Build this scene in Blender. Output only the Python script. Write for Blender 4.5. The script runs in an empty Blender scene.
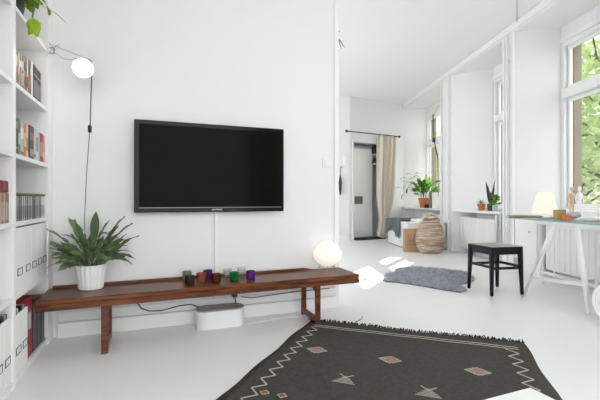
import bpy, bmesh, math, random
from mathutils import Vector, Matrix
R = math.radians
random.seed(7)
S = bpy.context.scene
COL = S.collection

# ------------------------------------------------------------------ camera, sky, sun, exposure
cam = bpy.data.cameras.new('camera'); camo = bpy.data.objects.new('camera', cam); COL.objects.link(camo)
cam.sensor_width = 36.0; cam.lens = 36.0 * 381.0 / 600.0; cam.clip_start = 0.05; cam.clip_end = 300
camo.location = (0, 0, 0.88); camo.rotation_euler = (R(90), 0, 0)
S.camera = camo
wd = bpy.data.worlds.new('sky'); S.world = wd; wd.use_nodes = True
bg = wd.node_tree.nodes['Background']; bg.inputs[0].default_value = (0.96, 0.98, 1.0, 1); bg.inputs[1].default_value = 5.0
sun = bpy.data.lights.new('sun', 'SUN'); suno = bpy.data.objects.new('sun', sun); COL.objects.link(suno)
sun.energy = 30.0; sun.angle = R(0.6); sun.color = (1.0, 0.95, 0.86)
suno.rotation_euler = Vector((-0.51 * 0.874, -0.86 * 0.874, -0.484)).to_track_quat('-Z', 'Y').to_euler()
suno.location = (12, 20, 12)
vs = S.view_settings
vs.view_transform = 'Standard'; vs.look = 'None'; vs.gamma = 1.0; vs.use_curve_mapping = False
vs.exposure = -0.3

# ------------------------------------------------------------------ materials
MATS = {}
def mat(name, col, rough=0.5, spec=0.5, metal=0.0, noise=None, bump=None, emit=None, trans=0.0, alpha=None, sheen=0.0):
    """col rgb; noise=(scale, amount) tints the colour; bump=(scale, strength)"""
    if name in MATS: return MATS[name]
    m = bpy.data.materials.new(name); m.use_nodes = True
    nt = m.node_tree; b = nt.nodes['Principled BSDF']
    b.inputs['Base Color'].default_value = (*col, 1); b.inputs['Roughness'].default_value = rough
    b.inputs['Specular IOR Level'].default_value = spec; b.inputs['Metallic'].default_value = metal
    if trans: b.inputs['Transmission Weight'].default_value = trans
    if sheen: b.inputs['Sheen Weight'].default_value = sheen
    tc = nt.nodes.new('ShaderNodeTexCoord')
    if noise:
        n = nt.nodes.new('ShaderNodeTexNoise'); n.inputs['Scale'].default_value = noise[0]; n.inputs['Detail'].default_value = 4
        nt.links.new(tc.outputs['Object'], n.inputs['Vector'])
        mx = nt.nodes.new('ShaderNodeMixRGB'); a = noise[1]
        mx.inputs[1].default_value = (*[max(0, c * (1 - a)) for c in col], 1)
        mx.inputs[2].default_value = (*[min(1, c * (1 + a)) for c in col], 1)
        nt.links.new(n.outputs['Fac'], mx.inputs[0]); nt.links.new(mx.outputs[0], b.inputs['Base Color'])
    if bump:
        n2 = nt.nodes.new('ShaderNodeTexNoise'); n2.inputs['Scale'].default_value = bump[0]; n2.inputs['Detail'].default_value = 3
        nt.links.new(tc.outputs['Object'], n2.inputs['Vector'])
        bp = nt.nodes.new('ShaderNodeBump'); bp.inputs['Strength'].default_value = bump[1]; bp.inputs['Distance'].default_value = 0.01
        nt.links.new(n2.outputs['Fac'], bp.inputs['Height']); nt.links.new(bp.outputs[0], b.inputs['Normal'])
    if emit:
        b.inputs['Emission Color'].default_value = (*emit[0], 1); b.inputs['Emission Strength'].default_value = emit[1]
    MATS[name] = m
    return m

def wood(name, c1, c2, rough=0.35):
    m = mat(name, c1, rough)
    nt = m.node_tree; b = nt.nodes['Principled BSDF']; tc = nt.nodes['Texture Coordinate']
    mp = nt.nodes.new('ShaderNodeMapping'); mp.inputs['Scale'].default_value = (2.2, 26, 26)
    n = nt.nodes.new('ShaderNodeTexNoise'); n.inputs['Scale'].default_value = 2.2; n.inputs['Detail'].default_value = 6; n.inputs['Distortion'].default_value = 0.9
    rp = nt.nodes.new('ShaderNodeValToRGB'); rp.color_ramp.elements[0].position = 0.33; rp.color_ramp.elements[1].position = 0.68
    rp.color_ramp.elements[0].color = (*c2, 1); rp.color_ramp.elements[1].color = (*c1, 1)
    nt.links.new(tc.outputs['Object'], mp.inputs[0]); nt.links.new(mp.outputs[0], n.inputs['Vector'])
    nt.links.new(n.outputs['Fac'], rp.inputs[0]); nt.links.new(rp.outputs[0], b.inputs['Base Color'])
    return m

def glassy(name, tint=(1, 1, 1), gloss=0.06, rough=0.02):
    m = bpy.data.materials.new(name); m.use_nodes = True; nt = m.node_tree; nt.nodes.clear()
    o = nt.nodes.new('ShaderNodeOutputMaterial'); t = nt.nodes.new('ShaderNodeBsdfTransparent'); t.inputs[0].default_value = (*tint, 1)
    g = nt.nodes.new('ShaderNodeBsdfGlossy'); g.inputs['Roughness'].default_value = rough
    mx = nt.nodes.new('ShaderNodeMixShader'); mx.inputs[0].default_value = gloss
    nt.links.new(t.outputs[0], mx.inputs[1]); nt.links.new(g.outputs[0], mx.inputs[2]); nt.links.new(mx.outputs[0], o.inputs[0])
    MATS[name] = m; return m

def leafmat(name, col, col2, transl=0.35, rough=0.4):
    m = bpy.data.materials.new(name); m.use_nodes = True; nt = m.node_tree
    b = nt.nodes['Principled BSDF']; b.inputs['Roughness'].default_value = rough; b.inputs['Specular IOR Level'].default_value = 0.35
    oi = nt.nodes.new('ShaderNodeObjectInfo'); tc = nt.nodes.new('ShaderNodeTexCoord')
    n = nt.nodes.new('ShaderNodeTexNoise'); n.inputs['Scale'].default_value = 1.3; nt.links.new(tc.outputs['Object'], n.inputs['Vector'])
    ad = nt.nodes.new('ShaderNodeMath'); ad.operation = 'MULTIPLY_ADD'; ad.inputs[1].default_value = 0.7; nt.links.new(oi.outputs['Random'], ad.inputs[0])
    nt.links.new(n.outputs['Fac'], ad.inputs[2])
    sb = nt.nodes.new('ShaderNodeMath'); sb.operation = 'SUBTRACT'; sb.inputs[1].default_value = 0.35; nt.links.new(ad.outputs[0], sb.inputs[0])
    mx = nt.nodes.new('ShaderNodeMixRGB'); mx.inputs[1].default_value = (*col, 1); mx.inputs[2].default_value = (*col2, 1)
    nt.links.new(sb.outputs[0], mx.inputs[0]); nt.links.new(mx.outputs[0], b.inputs['Base Color'])
    tr = nt.nodes.new('ShaderNodeBsdfTranslucent'); nt.links.new(mx.outputs[0], tr.inputs[0])
    ms = nt.nodes.new('ShaderNodeMixShader'); ms.inputs[0].default_value = transl
    nt.links.new(b.outputs[0], ms.inputs[1]); nt.links.new(tr.outputs[0], ms.inputs[2])
    nt.links.new(ms.outputs[0], nt.nodes['Material Output'].inputs[0])
    MATS[name] = m; return m

mat('wall_paint', (0.83, 0.825, 0.825), 0.75, 0.25, noise=(1.2, 0.012), bump=(60, 0.04))
mat('ceiling_paint', (0.88, 0.875, 0.875), 0.85, 0.2, noise=(0.8, 0.01))
mat('floor_paint', (0.88, 0.875, 0.87), 0.30, 0.45, noise=(1.6, 0.03), bump=(5, 0.03))
mat('white_lacquer', (0.87, 0.87, 0.855), 0.35, 0.45)
mat('shelf_white', (0.92, 0.915, 0.905), 0.45, 0.4)
mat('white_enamel', (0.82, 0.815, 0.78), 0.3, 0.5)
mat('file_white', (0.90, 0.895, 0.88), 0.6, 0.3)
mat('pane_grey', (0.5, 0.52, 0.53), 0.4)
mat('black_plastic', (0.012, 0.012, 0.012), 0.35, 0.5)
mat('black_gloss', (0.006, 0.006, 0.006), 0.15, 0.15)
mat('screen', (0.006, 0.006, 0.005), 0.12, 0.03)
mat('dark_metal', (0.02, 0.02, 0.022), 0.45, 0.5, 0.6)
mat('chrome', (0.75, 0.75, 0.74), 0.18, 0.5, 1.0)
mat('steel_wire', (0.45, 0.45, 0.44), 0.3, 0.5, 1.0)
mat('white_plastic', (0.84, 0.84, 0.83), 0.3, 0.5)
mat('print_white', (0.8, 0.8, 0.8), 0.5, emit=None)
mat('label_grey', (0.10, 0.10, 0.10), 0.4)
mat('paper_white', (0.86, 0.86, 0.84), 0.7)
mat('brown_card', (0.20, 0.13, 0.075), 0.7, noise=(20, .2))
mat('red_cloth', (0.28, 0.015, 0.018), 0.55)
mat('red_bright', (0.62, 0.03, 0.02), 0.5)
mat('terracotta', (0.55, 0.17, 0.075), 0.75, noise=(18, .15))
mat('dark_pot', (0.05, 0.05, 0.055), 0.5)
mat('ceramic_white', (0.86, 0.86, 0.85), 0.4, bump=(35, .3))
mat('soil', (0.03, 0.02, 0.015), 0.95, bump=(60, .6))
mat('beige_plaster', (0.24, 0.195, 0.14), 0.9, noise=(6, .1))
mat('cream_curtain', (0.74, 0.68, 0.57), 0.85, 0.1, noise=(14, .08))
mat('mat_black', (0.015, 0.015, 0.015), 0.9, bump=(150, .5))
mat('kraft', (0.47, 0.30, 0.16), 0.8, noise=(20, .08))
mat('wicker', (0.52, 0.40, 0.30), 0.8)
nt=MATS['wicker'].node_tree; _mp=nt.nodes.new('ShaderNodeMapping'); _mp.inputs['Scale'].default_value=(5,5,60); _n=nt.nodes.new('ShaderNodeTexNoise'); _n.inputs['Scale'].default_value=1.0; _n.inputs['Detail'].default_value=3; _rp=nt.nodes.new('ShaderNodeValToRGB'); _rp.color_ramp.elements[0].position=.35; _rp.color_ramp.elements[1].position=.62; _rp.color_ramp.elements[0].color=(.25,.15,.10,1); _rp.color_ramp.elements[1].color=(.62,.50,.39,1)
nt.links.new(nt.nodes['Texture Coordinate'].outputs['Object'],_mp.inputs[0]); nt.links.new(_mp.outputs[0],_n.inputs['Vector']); nt.links.new(_n.outputs['Fac'],_rp.inputs[0]); nt.links.new(_rp.outputs[0],nt.nodes['Principled BSDF'].inputs['Base Color'])
mat('grey_wool', (0.13, 0.135, 0.15), 0.95, noise=(40, .5), bump=(90, .5))
mat('sheepskin', (0.19, 0.20, 0.22), 1.0, 0.1, noise=(9, .6))
mat('sheepskin_tuft', (0.42, 0.44, 0.48), 1.0, 0.1, noise=(22, .75))
mat('rug_wool', (0.078, 0.072, 0.063), 0.95, 0.12, noise=(60, .45), bump=(220, .5))
mat('rug_fringe', (0.02, 0.019, 0.017), 0.95, .1)
mat('rug_white', (0.52, 0.49, 0.43), 0.95, .1)
mat('rug_orange', (0.36, 0.12, 0.06), 0.95, .1)
mat('door_white', (0.93, 0.925, 0.90), 0.5)
mat('steel_dark', (0.22, 0.22, 0.23), 0.4, 0.5, 0.7)
mat('oxblood', (0.10, 0.03, 0.025), 0.5)
mat('stool_black', (0.007, 0.007, 0.008), 0.25, 0.25, noise=(12, .3))
mat('stool_top', (0.34, 0.36, 0.33), 0.22, 0.6, noise=(8, .3))
mat('glass_edge', (0.30, 0.52, 0.52), 0.1, 0.5)
mat('pale_wood', (0.55, 0.42, 0.27), 0.5, noise=(10, .2))
mat('ochre', (0.42, 0.28, 0.08), 0.5, noise=(30, .5))
mat('orange', (0.75, 0.16, 0.02), 0.4)
mat('crystal', (0.35, 0.36, 0.36), 0.1, 0.8, noise=(35, .8), bump=(40, .8))
mat('skin_wood', (0.66, 0.50, 0.38), 0.6)
mat('canvas_grey', (0.22, 0.21, 0.19), 0.8, noise=(14, .6))
mat('bark', (0.10, 0.075, 0.055), 0.95, bump=(20, .6))
mat('stem_green', (0.09, 0.16, 0.04), 0.6)
mat('street', (0.30, 0.30, 0.29), 0.95, noise=(.6, .15))
mat('facade', (0.62, 0.54, 0.41), 0.95, noise=(.4, .07))
mat('facade_trim', (0.72, 0.69, 0.62), 0.9)
mat('facade_glass', (0.09, 0.11, 0.13), 0.15, 0.6)
mat('lamp_shade', (0.5, 0.48, 0.44), 0.8, emit=((1.0, 0.87, 0.67), 0.78))
mat('paper_shade', (0.5, 0.49, 0.46), 0.8, emit=((1.0, 0.92, 0.80), 0.90))
mat('bulb', (1, 1, 1), 0.5, emit=((1.0, 0.98, 0.94), 6.0))
mat('candle_wax', (0.80, 0.77, 0.70), 0.5)
wood('rosewood', (0.215, 0.068, 0.022), (0.055, 0.017, 0.007), 0.30)
MATS['rosewood'].node_tree.nodes['Principled BSDF'].inputs['Specular IOR Level'].default_value = .28
glassy('window_glass', (0.97, 0.985, 0.98), 0.05)
glassy('desk_glass', (0.95, 0.985, 0.98), 0.22)
leafmat('leaf_greygreen', (0.06, 0.115, 0.04), (0.26, 0.34, 0.17), .2)
leafmat('leaf_pothos', (0.06, 0.16, 0.02), (0.30, 0.46, 0.03), .4)
leafmat('leaf_lime', (0.34, 0.52, 0.02), (0.58, 0.66, 0.06), .45)
leafmat('leaf_bright', (0.04, 0.16, 0.02), (0.17, 0.40, 0.04), .3)
leafmat('leaf_dark', (0.012, 0.03, 0.014), (0.035, 0.075, 0.03), .1)
leafmat('leaf_tree', (0.32, 0.43, 0.17), (0.62, 0.70, 0.40), .5)
leafmat('leaf_tree_pale', (0.34, 0.42, 0.22), (0.55, 0.62, 0.38), .5)

# ------------------------------------------------------------------ mesh helpers
class MB:
    def __init__(self): self.v = []; self.f = []
    def add(self, vs, fs):
        o = len(self.v); self.v += [tuple(p) for p in vs]; self.f += [tuple(o + i for i in q) for q in fs]; return self
    def box(self, x0, x1, y0, y1, z0, z1):
        return self.add([(x0,y0,z0),(x1,y0,z0),(x1,y1,z0),(x0,y1,z0),(x0,y0,z1),(x1,y0,z1),(x1,y1,z1),(x0,y1,z1)],
                        [(3,2,1,0),(4,5,6,7),(0,1,5,4),(1,2,6,5),(2,3,7,6),(3,0,4,7)])
    def prism(self, pts, z0, z1):
        n = len(pts)
        a = sum(pts[i][0]*pts[(i+1)%n][1]-pts[(i+1)%n][0]*pts[i][1] for i in range(n))
        if a < 0: pts = pts[::-1]
        return self.add([(x,y,z0) for x,y in pts]+[(x,y,z1) for x,y in pts],
                        [tuple(range(n))[::-1], tuple(range(n,2*n))]+[(i,(i+1)%n,n+(i+1)%n,n+i) for i in range(n)])
    def bar(self, p, q, w, h, up=(0,0,1), w2=None, h2=None):
        p = Vector(p); q = Vector(q); d = (q-p).normalized(); u = Vector(up)
        if abs(d.dot(u)) > .97: u = Vector((1,0,0))
        s = d.cross(u).normalized(); u = s.cross(d).normalized(); w2 = w2 or w; h2 = h2 or h
        vs = []
        for c,(a,b) in ((p,(w,h)),(q,(w2,h2))):
            for i,j in ((-1,-1),(1,-1),(1,1),(-1,1)): vs.append(c+s*a*i/2+u*b*j/2)
        return self.add(vs, [(0,1,2,3),(7,6,5,4),(0,4,5,1),(1,5,6,2),(2,6,7,3),(3,7,4,0)])
    def tube(self, pts, r, n=8, r2=None, cap=True):
        pts = [Vector(p) for p in pts]; m = len(pts); o = len(self.v); prev = None
        for i,p in enumerate(pts):
            d = (pts[min(i+1,m-1)]-pts[max(i-1,0)]).normalized()
            if prev is None:
                u = Vector((0,0,1)) if abs(d.z) < .9 else Vector((1,0,0))
                s = d.cross(u).normalized()
            else:
                s = (prev-d*prev.dot(d)).normalized()
            prev = s; u = s.cross(d)
            rr = r if r2 is None else r+(r2-r)*i/(m-1)
            for k in range(n):
                a = 2*math.pi*k/n; self.v.append(tuple(p+s*rr*math.cos(a)+u*rr*math.sin(a)))
        for i in range(m-1):
            for k in range(n):
                self.f.append((o+i*n+k, o+i*n+(k+1)%n, o+(i+1)*n+(k+1)%n, o+(i+1)*n+k))
        if cap:
            self.f.append(tuple(o+k for k in range(n))[::-1]); self.f.append(tuple(o+(m-1)*n+k for k in range(n)))
        return self
    def lathe(self, prof, n=24, c=(0,0,0), sx=1, sy=1):
        o = len(self.v)
        for r,z in prof:
            for k in range(n):
                a = 2*math.pi*k/n; self.v.append((c[0]+r*sx*math.cos(a), c[1]+r*sy*math.sin(a), c[2]+z))
        for i in range(len(prof)-1):
            for k in range(n):
                self.f.append((o+i*n+k, o+i*n+(k+1)%n, o+(i+1)*n+(k+1)%n, o+(i+1)*n+k))
        if prof[0][0] > 1e-5: self.f.append(tuple(o+k for k in range(n))[::-1])
        if prof[-1][0] > 1e-5: self.f.append(tuple(o+(len(prof)-1)*n+k for k in range(n)))
        return self
    def mesh(self, name, m, smooth=False, bevel=0):
        me = bpy.data.meshes.new(name); me.from_pydata(self.v, [], self.f); me.update()
        bm = bmesh.new(); bm.from_mesh(me); bmesh.ops.remove_doubles(bm, verts=bm.verts, dist=1e-6)
        bmesh.ops.recalc_face_normals(bm, faces=bm.faces)
        if bevel:
            bmesh.ops.bevel(bm, geom=[e for e in bm.edges if len(e.link_faces)==2 and e.calc_face_angle(0) > .6], offset=bevel, segments=1, affect='EDGES', clamp_overlap=True)
        bm.to_mesh(me); bm.free()
        me.materials.append(MATS[m])
        if smooth:
            me.polygons.foreach_set('use_smooth', [True]*len(me.polygons))
            try: me.set_sharp_from_angle(angle=R(40))
            except Exception: pass
        return me
    def build(self, name, m, parent=None, loc=(0,0,0), rz=0, smooth=False, bevel=0):
        o = bpy.data.objects.new(name, self.mesh(name, m, smooth, bevel)); COL.objects.link(o)
        o.location = loc; o.rotation_euler = (0,0,rz); o.parent = parent
        return o
def obj(name, me, parent=None, loc=(0,0,0), rot=(0,0,0), sc=1):
    o = bpy.data.objects.new(name, me); COL.objects.link(o); o.parent = parent; o.location = loc; o.rotation_euler = rot
    o.scale = (sc,sc,sc) if isinstance(sc,(int,float)) else sc
    return o
def empty(name, loc=(0,0,0), rz=0, parent=None):
    o = bpy.data.objects.new(name, None); COL.objects.link(o); o.location = loc; o.rotation_euler = (0,0,rz); o.parent = parent; o.empty_display_size = .05
    return o
def tag(o, label, cat, group=None, kind=None):
    o['label'] = label; o['category'] = cat
    if group: o['group'] = group
    if kind: o['kind'] = kind
    return o
def struct(o, label=None):
    o['kind'] = 'structure'
    if label: o['label'] = label
    return o

# plan frames -----------------------------------------------------
AT = R(20.7); cT, sT = math.cos(AT), math.sin(AT)
def T(x, y, z=0):            # television wall: x along it, y into it
    return (-.85+x*cT-y*sT, 2.698+x*sT+y*cT, z)
AW = math.atan2(-.9977, .0678)
W0 = (2.4615, 9.08)
def W(x, y, z=0):            # window wall: x from the far corner towards the camera, y outwards
    return (W0[0]+x*.0678+y*.9977, W0[1]-x*.9977+y*.0678, z)
AB = R(29.1); cB, sB = math.cos(AB), math.sin(AB)
def B(x, y, z=0):            # entrance wall
    return (1.092+x*cB-y*sB, 8.32+x*sB+y*cB, z)
HC = 3.144

# ------------------------------------------------------------------ room shell
struct(MB().prism([(-3.2,-1.6),(3.75,-1.6),(2.98,9.8),(-3.2,9.8)], -.12, 0).build('floor', 'floor_paint'), 'white painted floor')
struct(MB().prism([(-3.2,-1.6),(3.6,-1.6),(2.9,9.8),(-3.2,9.8)], HC, HC+.15).build('ceiling', 'ceiling_paint'), 'white ceiling')
struct(MB().box(-1.12, 1.234, 0, .14, 0, HC).build('wall_front', 'wall_paint', loc=T(0,0), rz=AT), 'white wall behind the television')
struct(MB().box(-1.24, -1.10, -4.4, .14, 0, HC).build('wall_left', 'wall_paint', loc=T(0,0), rz=AT))
struct(MB().box(-1.7, 1.10, 8.32, 8.46, 0, HC).build('wall_back_left', 'wall_paint'))
wh = struct(empty('wall_hall', (-1.7,0,0)), 'hall wall with a wide window added for light, hidden by the television wall')
for y0,y1,z0,z1 in ((2.6,4.0,0,HC),(7.8,8.46,0,HC),(4.0,7.8,0,.6),(4.0,7.8,2.9,HC)): MB().box(-.14,0,y0,y1,z0,z1).build('wall_panel','wall_paint',wh)
for nm,(y0,y1) in (('window_6',(4.0,5.9)),('window_7',(5.9,7.8))):  # unseen windows, added to let more daylight into the far room
    w = struct(empty(nm, (-1.7,0,0)), 'unseen hall window added to brighten the room')
    MB().box(-.12,-.04,y0,y0+.06,.6,2.9).box(-.12,-.04,y1-.06,y1,.6,2.9).box(-.12,-.04,y0+.06,y1-.06,.6,.60).box(-.12,-.04,y0+.06,y1-.06,2.84,2.9).build('frame','white_lacquer',w)
    MB().box(-.082,-.078,y0+.06,y1-.06,.66,2.84).build('pane','window_glass',w)
wq = struct(empty('wall_rear', (0,-1.6,0)), 'rear wall behind the camera with a wide glassless opening added for light')
for x0,x1,z0,z1 in ((-3.2,-2.2,0,HC),(2.6,3.75,0,HC),(-2.2,2.6,0,.1),(-2.2,2.6,3.0,HC)): MB().box(x0,x1,-.14,0,z0,z1).build('wall_panel','wall_paint',wq)  # panels leave an unseen opening, added to brighten the room from behind
wb = struct(empty('wall_back', B(0,0), AB), 'white wall with the entrance opening')
MB().box(-.02, .06, 0, .14, 0, HC).build('wall_panel', 'wall_paint', wb)
MB().box(.97, 1.75, 0, .14, 0, HC).build('wall_panel', 'wall_paint', wb)
MB().box(.06, .97, 0, .14, 2.20, HC).build('wall_panel', 'wall_paint', wb)

wr = struct(empty('wall_right', W(0,0), AW), 'white window wall with deep niches')
for pts in ([(-.35,0),(0.0,0),(.16,.5),(.16,.60),(-.35,.60)],
            [(2.055,0),(2.526,0),(2.90,.5),(2.90,.60),(1.52,.60),(1.52,.5)],
            [(3.97,0),(4.22,0),(4.37,.5),(4.37,.60),(3.92,.60),(3.92,.5)],
            [(5.75,0),(6.1,0),(6.25,.5),(6.25,.60),(5.6,.60),(5.6,.5)],
            [(7.9,0),(8.2,0),(8.35,.5),(8.35,.60),(7.8,.60),(7.8,.5)], [(10.0,0),(10.7,0),(10.7,.60),(9.85,.60),(9.85,.5)]):
    MB().prism(pts, 0, HC).build('pier', 'wall_paint', wr)
WIN = [(.16,1.52),(2.90,3.92),(4.37,5.6),(6.25,7.8),(8.35,9.85)]  # last two windows lie out of view, added to even out the brightness
NICHE = [(0.0,2.055),(2.526,3.97),(4.22,5.75),(6.1,7.9),(8.2,10.0)]
ZS, ZH, ZTR = .70, 2.83, 2.19
for (a,b),(na,nb) in zip(WIN, NICHE):
    MB().box(a, b, .22, .60, 0, ZS+.06).build('parapet', 'wall_paint', wr)
    MB().box(na, nb, 0.0, .5, 3.03, HC).build('soffit', 'wall_paint', wr)
    MB().box(a, b, .50, .60, ZH, HC).build('lintel', 'wall_paint', wr)
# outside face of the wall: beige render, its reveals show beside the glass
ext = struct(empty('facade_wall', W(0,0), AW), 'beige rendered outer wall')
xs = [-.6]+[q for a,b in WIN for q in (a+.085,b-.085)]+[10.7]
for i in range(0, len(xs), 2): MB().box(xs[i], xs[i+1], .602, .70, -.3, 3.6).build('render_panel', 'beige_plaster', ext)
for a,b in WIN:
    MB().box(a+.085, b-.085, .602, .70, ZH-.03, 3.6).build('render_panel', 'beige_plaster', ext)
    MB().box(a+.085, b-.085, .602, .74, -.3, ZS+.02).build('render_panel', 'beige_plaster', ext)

# windows: frame, transom, sashes, panes ---------------------------
for i,(a,b) in enumerate(WIN):
    w = struct(empty('window_%d' % (i+1), W(0,0), AW), 'tall white casement window with transom')
    y0, y1 = .50, .60
    f = MB(); t = .05
    f.box(a, a+t, y0, y1, ZS+.04, ZH).box(b-t, b, y0, y1, ZS+.04, ZH).box(a+t, b-t, y0, y1, ZH-t, ZH).box(a+t, b-t, y0, y1, ZS+.04, ZS+.09)
    f.build('frame', 'white_lacquer', w, bevel=.004)
    MB().box(a-.05, a, .487, .515, ZS, ZH+.05).box(b, b+.05, .487, .515, ZS, ZH+.05).box(a, b, .487, .515, ZH, ZH+.05).build('casing', 'white_lacquer', w)
    MB().box(a+t, b-t, y0-.03, y1, ZTR-.055, ZTR+.055).build('transom', 'white_lacquer', w, bevel=.008)
    m = (a+b)/2
    MB().box(m-.035, m+.035, y0, y1, ZS+.09, ZTR-.055).build('mullion', 'white_lacquer', w, bevel=.004)
    for (x0,x1,z0,z1) in ((a+t,m-.035,ZS+.09,ZTR-.055),(m+.035,b-t,ZS+.09,ZTR-.055),(a+t,b-t,ZTR+.055,ZH-t)):
        s = .045
        sash = MB().box(x0+.004, x0+s, .545, .575, z0+.004, z1-.004).box(x1-s, x1-.004, .545, .575, z0+.004, z1-.004).box(x0+s, x1-s, .545, .575, z0+.004, z0+s).box(x0+s, x1-s, .545, .575, z1-s, z1-.004).build('sash', 'white_lacquer', w)
        MB().box(x0+s-.005, x1-s+.005, .568, .572, z0+s-.005, z1-s+.005).build('pane', 'window_glass', sash)
    # sill board
    na, nb = NICHE[i]
    c0 = na+(a-na)*.94+.0; c1 = nb-(nb-b)*.94
    struct(MB().prism([(na-.0,-.035),(nb,-.035),(nb,.0),(c1,.47),(c0,.47),(na,.0)], ZS-.015, ZS+.015).build('window_sill_%d' % (i+1), 'white_lacquer', loc=W(0,0), rz=AW, bevel=.004))

# corner mouldings on the piers, skirtings
k = 1
for x in (2.075, 2.50, 3.99, 4.20, 5.77):
    struct(MB().box(x-.02, x+.02, -.012, 0, 0, 3.03).build('trim_%d' % k, 'white_lacquer', loc=W(0,0), rz=AW)); k += 1
struct(MB().box(0, 10.5, -.03, 0, 3.06, HC).build('trim_%d' % k, 'white_lacquer', loc=W(0,0), rz=AW, bevel=.01)); k += 1
bb = struct(empty('baseboard_front', T(0,0), AT))
MB().box(-.745, 1.234, -.022, 0, 0, .095).build('plinth_board', 'white_lacquer', bb, bevel=.004)
MB().box(-.745, 1.234, -.016, 0, .100, .165).build('upper_board', 'white_lacquer', bb, bevel=.004)
struct(MB().box(-1.6, 1.08, 8.30, 8.32, 0, .10).build('baseboard_back_left', 'white_lacquer'))
br = struct(empty('baseboard_right', W(0,0), AW))
for a,b,y in ((2.055,2.526,0),(3.97,4.22,0),(5.75,6.1,0)): MB().box(a,b,y-.02,y,0,.14).build('skirting','white_lacquer',br)
for a,b in WIN: MB().box(a,b,.20,.22,0,.14).build('skirting','white_lacquer',br)

# end moulding of the television wall
struct(MB().box(1.205, 1.246, -.012, .152, 0, HC).build('trim_%d' % k, 'white_lacquer', loc=T(0,0), rz=AT, bevel=.004)); k += 1

# ------------------------------------------------------------------ entrance: frame, front door, shelf
d1 = struct(empty('door_1', B(0,0), AB), 'pale front door seen through the entrance opening')
MB().box(.06, .10, -.015, .155, 0, 2.20).box(.93, .97, -.015, .155, 0, 2.20).box(.10, .93, -.015, .155, 2.16, 2.20).build('door_frame', 'white_lacquer', d1, bevel=.004)
dl = MB().box(.20, .79, .20, .24, .03, 2.06).build('door_leaf', 'door_white', d1, bevel=.004)
MB().box(.20, .95, .195, .25, 2.065, 2.10).build('door_head', 'pane_grey', d1)
MB().box(.275, .50, .188, .20, .79, .965).build('letter_plate', 'steel_dark', dl, bevel=.003)
MB().box(.20, .95, .16, .25, 0, .025).build('threshold', 'steel_dark', d1)
struct(MB().box(-.05, .195, .16, .45, 0, 2.6).box(1.02,1.2,.16,.45,0,2.6).box(-.05,1.2,.46,.5,0,2.6).box(-.05,1.2,.16,.5,2.45,2.6).build('wall_vestibule', 'wall_paint', loc=B(0,0), rz=AB))
tag(MB().box(.11, .92, -.12, .15, .0, .015).build('door_mat', 'mat_black', loc=B(0,0), rz=AB), 'black door mat in the entrance opening', 'mat')
hs = tag(empty('hall_shelf', B(.82,.17), AB), 'small white two-tier shelf on a dark pole inside the entrance', 'shelf')
MB().box(-.06,.12,-.10,.10,1.925,1.945).build('shelf_board','white_lacquer',hs)
MB().box(-.08,.14,-.11,.10,1.705,1.725).build('shelf_board','white_lacquer',hs)
MB().tube([(.0,.09,.026),(.0,.09,2.06)], .018).build('pole','oxblood',hs)
tag(MB().lathe([(.0,0),(.085,.0),(.09,.012),(.06,.02),(.055,.09),(.04,.12),(0,.125)],18).build('hat','black_plastic',loc=B(.84,.15,1.7255),smooth=True), 'black brimmed hat on the lower hall shelf', 'hat')
tag(MB().box(-.06,.06,-.06,.05,0,.17).box(-.03,.05,-.03,.03,.17,.21).build('bag','black_plastic',loc=B(.83,.16,1.9455),rz=AB,bevel=.015), 'black bag on the upper hall shelf', 'bag')

# curtain rod and curtain
rod = tag(empty('curtain_rod', B(0,-.10,2.357), AB), 'black metal curtain rod above the entrance', 'curtain rod')
MB().tube([(-.15,0,0),(1.33,0,0)], .011).build('rod','dark_metal',rod)
for x in (-.165,1.345): MB().lathe([(0,-.03),(.02,-.024),(.032,0),(.02,.024),(0,.03)],12,(x,0,0)).build('finial','black_plastic',rod,smooth=True)
for x in (-.1,1.28): MB().bar((x,0,0),(x,.10,0),.02,.02).build('bracket','dark_metal',rod)
cu = MB(); nu, nv = 60, 26
for j in range(nv+1):
    v = j/nv; z = 2.335-v*2.27
    sq = 1-.42*math.exp(-((v-.83)/.13)**2)
    x0 = .71-.05*v; x1 = 1.20-.09*v; mid = (x0+x1)/2
    for i in range(nu+1):
        u = i/nu; x = mid+(u-.5)*(x1-x0)*sq
        y = -.11+.06*math.sin(u*2*math.pi*5.0+.9*v)*(.4+.6*sq)+.02*math.sin(u*23+v*5)
        cu.v.append((x,y,z))
for j in range(nv):
    for i in range(nu):
        q = j*(nu+1)+i; cu.f.append((q,q+1,q+nu+2,q+nu+1))
c = tag(cu.build('curtain','cream_curtain',loc=B(0,0),rz=AB,smooth=True), 'cream gathered curtain hanging from the black rod by the entrance', 'curtain')
sm = c.modifiers.new('thickness','SOLIDIFY'); sm.thickness = .004

# small fittings
tag(MB().box(-.04,.04,-.008,0,-.04,.04).box(-.025,.025,-.014,-.008,-.025,.025).build('light_switch','white_plastic',loc=T(1.14,0,1.18),rz=AT,bevel=.003), 'white light switch on the television wall near its edge', 'switch')
tag(MB().box(-.055,.055,-.03,0,-.11,.11).box(-.03,.0,-.045,-.03,-.09,.09).build('intercom','white_plastic',loc=(1.0,8.318,1.76),bevel=.006), 'white intercom handset beside the entrance', 'intercom')
tag(MB().box(-.04,.04,-.012,0,-.04,.04).box(-.025,.025,-.018,-.012,-.025,.025).build('light_switch','white_plastic',loc=(1.02,8.318,1.32),bevel=.003), 'white light switch below the intercom', 'switch')
um = tag(empty('umbrella', (.875,8.27,.98)), 'black folded umbrella hanging left of the entrance', 'umbrella')
MB().lathe([(0,0),(.012,.01),(.03,.12),(.035,.28),(.022,.38),(.012,.44)],10).build('canopy','black_plastic',um,smooth=True)
MB().tube([(0,0,.42),(0,0,.58),(.01,.01,.62),(.03,.02,.63),(.04,.03,.60)], .008).build('handle','black_plastic',um)
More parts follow.
